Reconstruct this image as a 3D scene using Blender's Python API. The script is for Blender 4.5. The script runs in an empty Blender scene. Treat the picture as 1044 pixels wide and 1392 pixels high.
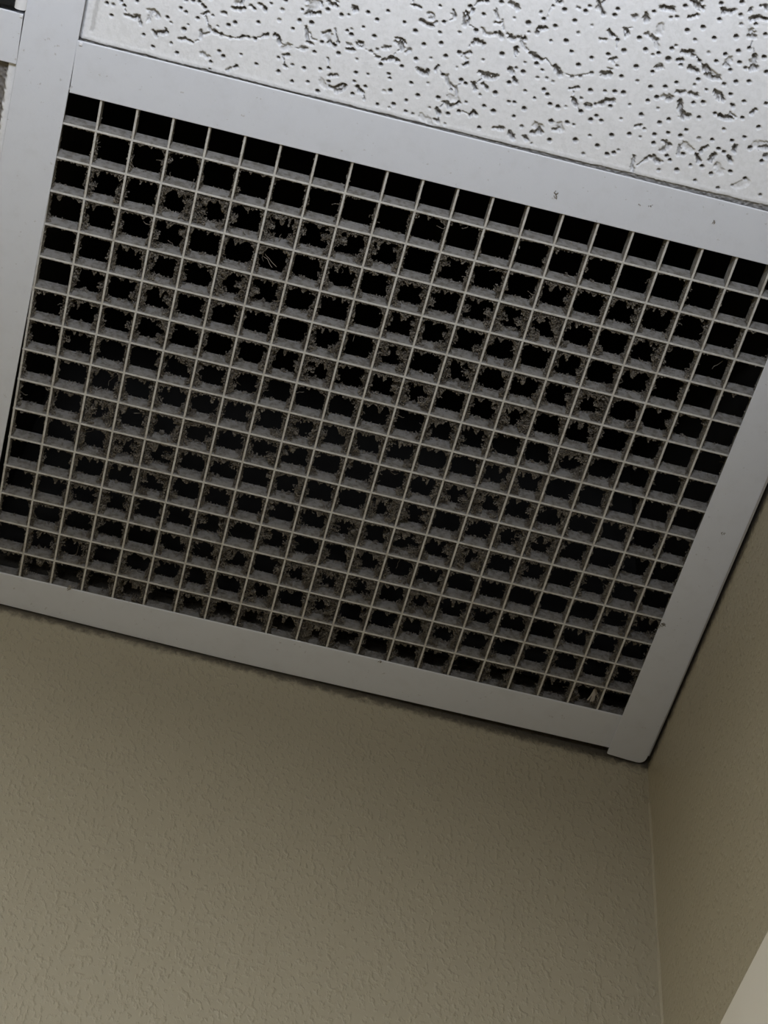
import bpy, bmesh, math, random
import numpy as np
from mathutils import Matrix, Vector

random.seed(7)
rng = np.random.default_rng(11)
scene = bpy.context.scene
COL = scene.collection

# ------------------------------------------------------------------ units
# Plan coordinates are "grille millimetres": x along the columns, y towards the
# far wall, z up from the underside of the suspended ceiling.
U = 0.00125
HC = 2.44


def P(x, y, z=0.0):
    return Vector((x * U, y * U, HC + z * U))


# ------------------------------------------------------------------ camera
cam_d = bpy.data.cameras.new('camera')
cam = bpy.data.objects.new('camera', cam_d)
COL.objects.link(cam)
RX = Vector((0.97011063, -0.23352665, 0.06595963))
RY = Vector((0.2294709, 0.79442979, -0.56233835))
RZ = Vector((0.0789207, 0.56066623, 0.82427235))
m = Matrix.Identity(4)
for i in range(3):
    m[i][0], m[i][1], m[i][2] = RX[i], -RY[i], -RZ[i]
m.translation = P(83.551, -306.432, -657.83)
cam.matrix_world = m
cam_d.sensor_fit = 'VERTICAL'
cam_d.sensor_height = 36.0
cam_d.sensor_width = 27.0
cam_d.lens = 2801.04 / 1392 * 36.0
cam_d.clip_start = 0.02
cam_d.clip_end = 50
scene.camera = cam

# ------------------------------------------------------------------ world, lights, exposure
w = bpy.data.worlds.new('world')
scene.world = w
w.use_nodes = True
w.node_tree.nodes['Background'].inputs[0].default_value = (0.75, 0.85, 1.0, 1)
w.node_tree.nodes['Background'].inputs[1].default_value = 0.02


def area(name, loc, target, sx, sy, power, col):
    d = bpy.data.lights.new(name, 'AREA')
    d.shape = 'RECTANGLE'
    d.size, d.size_y = sx, sy
    d.energy = power
    d.color = col
    o = bpy.data.objects.new(name, d)
    COL.objects.link(o)
    o.location = loc
    o.rotation_euler = (Vector(target) - Vector(loc)).to_track_quat('-Z', 'Y').to_euler()
    return o


# added unseen lights: down-facing panel at the ceiling, up-facing spot behind the viewer
PANEL_W, UP_W = 46.0, 116.0
area('added_panel_light', (-1.4, -0.95, HC - 0.012), (-1.4, -0.95, 0), 0.6, 1.2, PANEL_W, (1.0, 0.985, 0.88))
d = bpy.data.lights.new('added_up_spot', 'SPOT')
d.energy = UP_W
d.color = (0.92, 1.0, 1.19)
d.spot_size = math.radians(127)
d.spot_blend = 1.0
d.shadow_soft_size = 0.10
up = bpy.data.objects.new('added_up_spot', d)
COL.objects.link(up)
up.location = (0.0, -0.85, HC - 0.7)
up.rotation_euler = (math.pi, 0, 0)

scene.view_settings.view_transform = 'Standard'
scene.view_settings.look = 'None'
scene.view_settings.gamma = 1.0
scene.view_settings.use_curve_mapping = False
scene.view_settings.exposure = -0.1

# ------------------------------------------------------------------ materials
def new_mat(name):
    mt = bpy.data.materials.new(name)
    mt.use_nodes = True
    nt = mt.node_tree
    return mt, nt, nt.nodes['Principled BSDF']


def N(nt, typ, **kw):
    n = nt.nodes.new(typ)
    for k, v in kw.items():
        if k in n.inputs:
            n.inputs[k].default_value = v
        else:
            setattr(n, k, v)
    return n


def noise(nt, vec, scale, detail=3.0, rough=0.55):
    n = N(nt, 'ShaderNodeTexNoise', Scale=scale, Detail=detail, Roughness=rough)
    nt.links.new(vec, n.inputs['Vector'])
    return n.outputs['Fac']


def ramp(nt, fac, p0, p1):
    r = N(nt, 'ShaderNodeMapRange', interpolation_type='SMOOTHSTEP')
    r.inputs['From Min'].default_value = p0
    r.inputs['From Max'].default_value = p1
    nt.links.new(fac, r.inputs['Value'])
    return r.outputs['Result']


def mix(nt, fac, a, b):
    mx = N(nt, 'ShaderNodeMix', data_type='RGBA')
    for sock, v in ((mx.inputs[0], fac), (mx.inputs[6], a), (mx.inputs[7], b)):
        if isinstance(v, (int, float)):
            sock.default_value = v
        elif isinstance(v, tuple):
            sock.default_value = (*v, 1)
        else:
            nt.links.new(v, sock)
    return mx.outputs[2]


def math_n(nt, op, a, b):
    n = N(nt, 'ShaderNodeMath', operation=op)
    for s, v in ((n.inputs[0], a), (n.inputs[1], b)):
        if isinstance(v, (int, float)):
            s.default_value = v
        else:
            nt.links.new(v, s)
    return n.outputs[0]


def geo_pos(nt):
    return N(nt, 'ShaderNodeNewGeometry').outputs['Position']


def scaled(nt, vec, s):
    mp = N(nt, 'ShaderNodeMapping')
    mp.inputs['Scale'].default_value = s
    nt.links.new(vec, mp.inputs['Vector'])
    return mp.outputs['Vector']


def bump(nt, b, height, strength, dist):
    bn = N(nt, 'ShaderNodeBump', Strength=strength, Distance=dist)
    nt.links.new(height, bn.inputs['Height'])
    nt.links.new(bn.outputs['Normal'], b.inputs['Normal'])


def mat_metal(name, col, dirt=(0.33, 0.30, 0.25), amount=1.0, rough=0.42):
    mt, nt, b = new_mat(name)
    p = geo_pos(nt)
    specks = ramp(nt, noise(nt, p, 420, 2.0), 0.69, 0.76)
    clouds = ramp(nt, noise(nt, p, 110, 5.0, 0.65), 0.45, 0.8)
    c = mix(nt, math_n(nt, 'MULTIPLY', clouds, 0.10 * amount), col, dirt)
    c = mix(nt, math_n(nt, 'MULTIPLY', specks, 0.4 * amount), c, dirt)
    nt.links.new(c, b.inputs['Base Color'])
    b.inputs['Roughness'].default_value = rough
    bump(nt, b, noise(nt, p, 900, 2.0), 0.08, 0.0004)
    return mt


M_METAL = mat_metal('painted_metal', (0.685, 0.70, 0.725))
M_HEM = mat_metal('dusty_painted_hem', (0.45, 0.43, 0.39), amount=1.6, rough=0.7)

# eggcrate plastic with a film of settled dust
M_FIN, nt, b = new_mat('dusty_grille_plastic')
p = geo_pos(nt)
d1 = ramp(nt, noise(nt, p, 260, 4.0, 0.65), 0.42, 0.72)
c = mix(nt, math_n(nt, 'MULTIPLY', d1, 0.55), (0.60, 0.585, 0.535), (0.33, 0.285, 0.215))
nt.links.new(c, b.inputs['Base Color'])
b.inputs['Roughness'].default_value = 0.75
bump(nt, b, noise(nt, p, 1400, 3.0), 0.35, 0.0005)

# fin flanks: matted grey dust, colour also darkened for shade on the sides
M_FLANK, nt, b = new_mat('dusty_shaded_fin_flank')
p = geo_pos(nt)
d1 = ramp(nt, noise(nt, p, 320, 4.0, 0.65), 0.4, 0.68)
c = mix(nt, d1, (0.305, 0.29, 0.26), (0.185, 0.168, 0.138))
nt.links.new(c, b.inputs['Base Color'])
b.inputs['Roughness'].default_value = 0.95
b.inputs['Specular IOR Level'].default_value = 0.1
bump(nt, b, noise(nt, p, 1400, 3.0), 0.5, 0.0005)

M_DUST, nt, b = new_mat('grey_brown_lint')
p = geo_pos(nt)
c = mix(nt, ramp(nt, noise(nt, p, 300, 2.0), 0.35, 0.65), (0.17, 0.146, 0.112), (0.31, 0.28, 0.23))
nt.links.new(c, b.inputs['Base Color'])
b.inputs['Roughness'].default_value = 1.0
b.inputs['Specular IOR Level'].default_value = 0.05

M_DUCT, nt, b = new_mat('black_duct_lining')
p = geo_pos(nt)
c = mix(nt, noise(nt, scaled(nt, p, (60, 60, 8)), 1.0, 4.0), (0.03, 0.029, 0.027), (0.06, 0.056, 0.05))
nt.links.new(c, b.inputs['Base Color'])
b.inputs['Roughness'].default_value = 0.95
b.inputs['Specular IOR Level'].default_value = 0.1


def mat_wall(name, grime_axis=None):
    mt, nt, b = new_mat(name)
    p = geo_pos(nt)
    base = mix(nt, noise(nt, p, 9, 3.0), (0.41, 0.368, 0.268), (0.425, 0.38, 0.278))
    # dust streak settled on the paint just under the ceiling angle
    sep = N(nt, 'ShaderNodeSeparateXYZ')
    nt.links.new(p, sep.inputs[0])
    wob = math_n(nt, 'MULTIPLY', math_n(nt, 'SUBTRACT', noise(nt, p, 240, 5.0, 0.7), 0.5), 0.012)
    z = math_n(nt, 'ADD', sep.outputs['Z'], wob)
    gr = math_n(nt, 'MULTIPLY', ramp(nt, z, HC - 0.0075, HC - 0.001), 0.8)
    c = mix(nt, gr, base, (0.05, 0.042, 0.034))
    nt.links.new(c, b.inputs['Base Color'])
    b.inputs['Roughness'].default_value = 0.42
    # orange-peel roller texture
    h1 = ramp(nt, noise(nt, scaled(nt, p, (1.0, 1.0, 0.6)), 470, 2.0, 0.45), 0.47, 0.75)
    h2 = noise(nt, p, 60, 2.0)
    h = math_n(nt, 'ADD', h1, math_n(nt, 'MULTIPLY', h2, 0.8))
    bump(nt, b, h, 0.54, 0.0007)
    return mt


M_WALL = mat_wall('beige_wall_paint')

M_CASING, nt, b = new_mat('off_white_casing_paint')
p = geo_pos(nt)
c = mix(nt, noise(nt, p, 30, 3.0), (0.80, 0.765, 0.69), (0.83, 0.795, 0.72))
nt.links.new(c, b.inputs['Base Color'])
b.inputs['Roughness'].default_value = 0.4
bump(nt, b, noise(nt, p, 300, 2.0), 0.12, 0.0006)

# mineral fibre tile: white face paint, raw grey-brown core where the face is open
M_TILE, nt, b = new_mat('fissured_tile')
p = geo_pos(nt)
at = N(nt, 'ShaderNodeAttribute', attribute_name='raw')
face = mix(nt, ramp(nt, noise(nt, p, 500, 3.0), 0.4, 0.7), (0.80, 0.80, 0.79), (0.74, 0.74, 0.725))
core = mix(nt, noise(nt, p, 700, 4.0, 0.7), (0.10, 0.09, 0.08), (0.26, 0.24, 0.21))
c = mix(nt, at.outputs['Fac'], face, core)
nt.links.new(c, b.inputs['Base Color'])
b.inputs['Roughness'].default_value = 0.9
b.inputs['Specular IOR Level'].default_value = 0.2
bump(nt, b, noise(nt, p, 900, 4.0, 0.7), 0.3, 0.0006)


def mat_plain(name, c0, c1, scale, rough):
    mt, nt, b = new_mat(name)
    c = mix(nt, noise(nt, geo_pos(nt), scale, 3.0), c0, c1)
    nt.links.new(c, b.inputs['Base Color'])
    b.inputs['Roughness'].default_value = rough
    return mt


M_FLOOR = mat_plain('grey_floor', (0.15, 0.12, 0.085), (0.19, 0.155, 0.11), 12, 0.6)
M_CEIL = mat_plain('white_ceiling', (0.76, 0.76, 0.75), (0.80, 0.80, 0.79), 40, 0.9)
M_GLOSS = mat_plain('glossy_white_enamel', (0.80, 0.80, 0.80), (0.84, 0.84, 0.84), 20, 0.12)
M_BROWN = mat_plain('brown_soiled_metal', (0.07, 0.055, 0.045), (0.16, 0.13, 0.11), 300, 0.7)
M_DARK = mat_plain('dark_cavity_metal', (0.02, 0.02, 0.022), (0.035, 0.035, 0.037), 50, 0.6)


# ------------------------------------------------------------------ mesh helpers
def link(name, me, mat, parent=None):
    o = bpy.data.objects.new(name, me)
    if mat is not None and not me.materials:
        me.materials.append(mat)
    COL.objects.link(o)
    if parent is not None:
        o.parent = parent
    return o


def tag(o, label=None, cat=None, kind=None, group=None):
    for k, v in (('label', label), ('category', cat), ('kind', kind), ('group', group)):
        if v:
            o[k] = v
    return o


def mesh_from(name, verts, faces, smooth=False):
    me = bpy.data.meshes.new(name)
    me.from_pydata([tuple(v) for v in verts], [], faces)
    bm = bmesh.new()
    bm.from_mesh(me)
    bmesh.ops.recalc_face_normals(bm, faces=bm.faces)
    bm.to_mesh(me)
    bm.free()
    if smooth:
        me.polygons.foreach_set('use_smooth', [True] * len(me.polygons))
    me.update()
    return me


def prism(name, poly, z0, z1, bevel=0.0, seg=2):
    """poly: plan outline in mm; extruded z0..z1 (mm)."""
    n = len(poly)
    v = [P(x, y, z0) for x, y in poly] + [P(x, y, z1) for x, y in poly]
    f = [tuple(range(n))[::-1], tuple(range(n, 2 * n))]
    f += [(i, (i + 1) % n, n + (i + 1) % n, n + i) for i in range(n)]
    me = mesh_from(name, v, f)
    if bevel:
        bm = bmesh.new()
        bm.from_mesh(me)
        bmesh.ops.bevel(bm, geom=list(bm.edges), offset=bevel * U, segments=seg, affect='EDGES', clamp_overlap=True)
        bm.to_mesh(me)
        bm.free()
    return me


def box(name, x0, x1, y0, y1, z0, z1, bevel=0.0, seg=2):
    return prism(name, [(x0, y0), (x1, y0), (x1, y1), (x0, y1)], z0, z1, bevel, seg)


def sweep(name, prof, a, b, cap=True):
    """Extrude a cross-section (list of (s, z) mm, s to the side) from plan point a to b."""
    ax, ay = a
    bx, by = b
    L = math.hypot(bx - ax, by - ay)
    sx, sy = (by - ay) / L, -(bx - ax) / L
    n = len(prof)
    v = [P(ax + s * sx, ay + s * sy, z) for s, z in prof] + [P(bx + s * sx, by + s * sy, z) for s, z in prof]
    f = [(i, (i + 1) % n, n + (i + 1) % n, n + i) for i in range(n)]
    if cap:
        f += [tuple(range(n))[::-1], tuple(range(n, 2 * n))]
    return mesh_from(name, v, f)


def tee_profile(hw, t=0.7):
    """Inverted T: hemmed flange and thin web with a bulb at the top."""
    r = t * 0.45
    return [(-hw + r, -t), (hw - r, -t), (hw - r * .3, -t + r * .3), (hw, -t + r), (hw, -r * .6), (hw - r, 0), (0.5, 0), (0.5, 24), (2.6, 24), (2.6, 31), (-2.6, 31), (-2.6, 24), (-0.5, 24), (-0.5, 0),
            (-hw + r, 0), (-hw, -r * .6), (-hw, -t + r), (-hw + r * .3, -t + r * .3)]


# ------------------------------------------------------------------ room shell
def wall_y(x):
    return 228.7 + 0.0205 * x


def wall_x(y):
    return 285.4 - 0.012 * y


ZF = -HC / U          # floor level in mm units
XL, YF = -1760.0, -2400.0
me = prism('wall_back', [(XL - 90, wall_y(XL - 90)), (wall_x(240) + 90, wall_y(375)), (wall_x(240) + 90, wall_y(375) + 90), (XL - 90, wall_y(XL - 90) + 90)], ZF, 420)
wall_back = tag(link('wall_back', me, M_WALL), 'beige orange-peel textured wall under the long edge of the grille', 'wall', 'structure')
me = prism('wall_right', [(wall_x(YF), YF), (wall_x(wall_y(283)), wall_y(283) - 0.02), (wall_x(240) + 90, wall_y(283) - 0.02), (wall_x(YF) + 90, YF)], ZF, 420)
wall_right = tag(link('wall_right', me, M_WALL), 'beige side wall meeting the corner below the grille', 'wall', 'structure')
me = box('wall_left', XL - 90, XL, YF, wall_y(XL - 90), ZF, 420)
tag(link('wall_left', me, M_WALL), 'beige wall across the room from the grille corner', 'wall', 'structure')
me = box('wall_front', XL - 90, wall_x(YF) + 90, YF - 90, YF, ZF, 420)
tag(link('wall_front', me, M_WALL), 'beige wall behind the viewer', 'wall', 'structure')
me = box('floor', XL - 90, 400, YF - 90, 340, ZF - 60, ZF)
tag(link('floor', me, M_FLOOR), 'plain grey floor of the room', 'floor', 'structure')

# caulk ridge down the inside corner of the two walls
cx, cy = wall_x(wall_y(282.6)), wall_y(282.6)
v, f = [], []
zs = [-24.0 - k * 6.0 for k in range(66)]
for k, z in enumerate(zs):
    wv = 0.25 * math.sin(k * 1.7) + 0.2 * math.sin(k * 0.61)
    a0 = 0.75 + 0.2 * math.sin(k * 0.9)
    v += [P(cx - a0 + wv * .4, cy + 0.2, z), P(cx - a0 * .75, cy - a0 * .45, z), P(cx - a0 * .3, cy - a0 * .75, z), P(cx + 0.2, cy - a0 + wv * .4, z)]
    if k:
        q = 4 * k
        f += [(q - 4 + j, q - 3 + j, q + 1 + j, q + j) for j in range(3)]
link('caulk_bead', mesh_from('caulk_bead', v, f, True), M_WALL, wall_back)

# head casing fixed to the side wall
me = sweep('trim_6', [(0, -198), (4.6, -198), (6.0, -199.6), (6.0, -262), (4.6, -264), (0, -264)],
           (wall_x(226), 226), (wall_x(-700), -700))
tag(link('trim_6', me, M_CASING), 'off-white painted casing board on the side wall, low in the corner', 'trim', 'structure')

# ------------------------------------------------------------------ ceiling beyond the visible bays
bm_parts = [(XL, -480, YF, 215), (-480, wall_x(-500), YF, -492)]
v, f = [], []
for x0, x1, y0, y1 in bm_parts:
    k = len(v)
    v += [P(x0, y0, 0.7), P(x1, y0, 0.7), P(x1, y1, 0.7), P(x0, y1, 0.7), P(x0, y0, 14), P(x1, y0, 14), P(x1, y1, 14), P(x0, y1, 14)]
    f += [(k, k + 1, k + 2, k + 3), (k + 7, k + 6, k + 5, k + 4)] + [(k + i, k + 4 + i, k + 4 + (i + 1) % 4, k + (i + 1) % 4) for i in range(4)]
ceiling = tag(link('ceiling', mesh_from('ceiling', v, f), M_CEIL), 'white suspended ceiling of fissured tiles', 'ceiling', 'structure')
# dark structural deck over the plenum
me = box('ceiling_deck', XL - 90, 400, YF - 90, 340, 420, 440)
link('deck', me, M_DARK, ceiling)


# --- fissured tiles: height fields with real pits
def vnoise(x, y, seed, cell):
    """smooth value noise on arrays"""
    r = np.random.default_rng(seed)
    T = r.random((256, 256))
    gx, gy = x / cell, y / cell
    ix, iy = np.floor(gx).astype(int), np.floor(gy).astype(int)
    fx, fy = gx - ix, gy - iy
    fx, fy = fx * fx * (3 - 2 * fx), fy * fy * (3 - 2 * fy)
    t = lambda a, c: T[a % 256, c % 256]
    return (t(ix, iy) * (1 - fx) + t(ix + 1, iy) * fx) * (1 - fy) + (t(ix, iy + 1) * (1 - fx) + t(ix + 1, iy + 1) * fx) * fy


def seg_dist(X, Y, a, b):
    ax, ay = a
    dx, dy = b[0] - ax, b[1] - ay
    L2 = dx * dx + dy * dy + 1e-9
    t = np.clip(((X - ax) * dx + (Y - ay) * dy) / L2, 0, 1)
    return np.hypot(X - ax - t * dx, Y - ay - t * dy)


def smooth(e0, e1, x):
    t = np.clip((x - e0) / (e1 - e0), 0, 1)
    return t * t * (3 - 2 * t)


def tile_mesh(name, xs, ys, pins, fis, edge_fn, z0=0.7, thick=14.0):
    X, Y = np.meshgrid(xs, ys, indexing='ij')
    Z = np.zeros_like(X)
    RAW = np.zeros_like(X)
    W1 = vnoise(X + 300, Y + 900, 1, 0.9) - 0.5
    W2 = vnoise(X + 300, Y + 900, 2, 0.45) - 0.5
    WOB = W1 * 0.55 + W2 * 0.35
    Z += (vnoise(X + 300, Y + 900, 3, 6.0) - 0.5) * 0.10 + W2 * 0.04

    def win(x0, x1, y0, y1):
        i0, i1 = np.searchsorted(xs, (x0, x1))
        j0, j1 = np.searchsorted(ys, (y0, y1))
        return slice(i0, i1), slice(j0, j1)

    for (px, py, r, st) in pins:
        s = win(px - 2.2, px + 2.2, py - 2.2, py + 2.2)
        if X[s].size == 0:
            continue
        r = r * 1.25
        d = np.hypot(X[s] - px, Y[s] - py) + WOB[s] * 0.15
        k = 1 - smooth(r * 0.75, r * 1.15, d)
        Z[s] = np.maximum(Z[s], k * (0.5 + 1.6 * st))
        RAW[s] = np.maximum(RAW[s], k * min(1, 0.25 + st * 0.75))
    for (pl, wd, st) in fis:
        xx = [q[0] for q in pl]
        yy = [q[1] for q in pl]
        mg = wd + 2.0
        s = win(min(xx) - mg, max(xx) + mg, min(yy) - mg, max(yy) + mg)
        if X[s].size == 0:
            continue
        d = np.full(X[s].shape, 99.0)
        for a, c2 in zip(pl[:-1], pl[1:]):
            d = np.minimum(d, seg_dist(X[s], Y[s], a, c2))
        hw = wd * 0.74
        d = d + (WOB[s] + 0.35 * W2[s]) * min(1.1, 0.22 + hw * 1.05)
        k = 1 - smooth(hw * 0.7, hw * 1.15 + 0.12, d)
        dep = k * (0.35 + 2.2 * st) * (0.75 + 0.5 * vnoise(X[s] + 50, Y[s] + 700, 5, 1.1))
        Z[s] = np.maximum(Z[s], dep)
        RAW[s] = np.maximum(RAW[s], k * (0.08 + 0.92 * st) * (0.4 + 0.95 * vnoise(X[s] + 80, Y[s] + 700, 6, 0.6)))
    Z, RAW = edge_fn(X, Y, Z, RAW, WOB)
    nx, ny = len(xs), len(ys)
    co = np.empty((nx * ny, 3))
    co[:, 0] = X.ravel() * U
    co[:, 1] = Y.ravel() * U
    co[:, 2] = HC + (z0 + Z.ravel()) * U
    idx = np.arange(nx * ny).reshape(nx, ny)
    quads = np.stack([idx[:-1, :-1], idx[:-1, 1:], idx[1:, 1:], idx[1:, :-1]], -1).reshape(-1, 4)
    # border skirt and back
    ring = np.concatenate([idx[:, 0], idx[-1, 1:], idx[-2::-1, -1], idx[0, -2:0:-1]])
    top = co[ring].copy()
    top[:, 2] = HC + (z0 + thick) * U
    base = nx * ny
    n = len(ring)
    k = np.arange(n)
    sk = np.stack([ring, ring[(k + 1) % n], base + (k + 1) % n, base + k], -1)[:, ::-1]
    co = np.concatenate([co, top])
    quads = np.concatenate([quads, sk])
    raw = np.concatenate([np.clip(RAW.ravel(), 0, 1), np.ones(n)])
    me = bpy.data.meshes.new(name)
    me.vertices.add(len(co))
    me.vertices.foreach_set('co', co.ravel())
    nq = len(quads)
    me.loops.add(nq * 4 + n)
    me.polygons.add(nq + 1)
    me.loops.foreach_set('vertex_index', np.concatenate([quads.ravel(), base + k]).astype(np.int32))
    me.polygons.foreach_set('loop_start', np.concatenate([np.arange(nq) * 4, [nq * 4]]).astype(np.int32))
    me.polygons.foreach_set('loop_total', np.concatenate([np.full(nq, 4), [n]]).astype(np.int32))
    a = me.attributes.new('raw', 'FLOAT', 'POINT')
    a.data.foreach_set('value', raw)
    me.update(calc_edges=True)
    me.validate()
    return me


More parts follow.
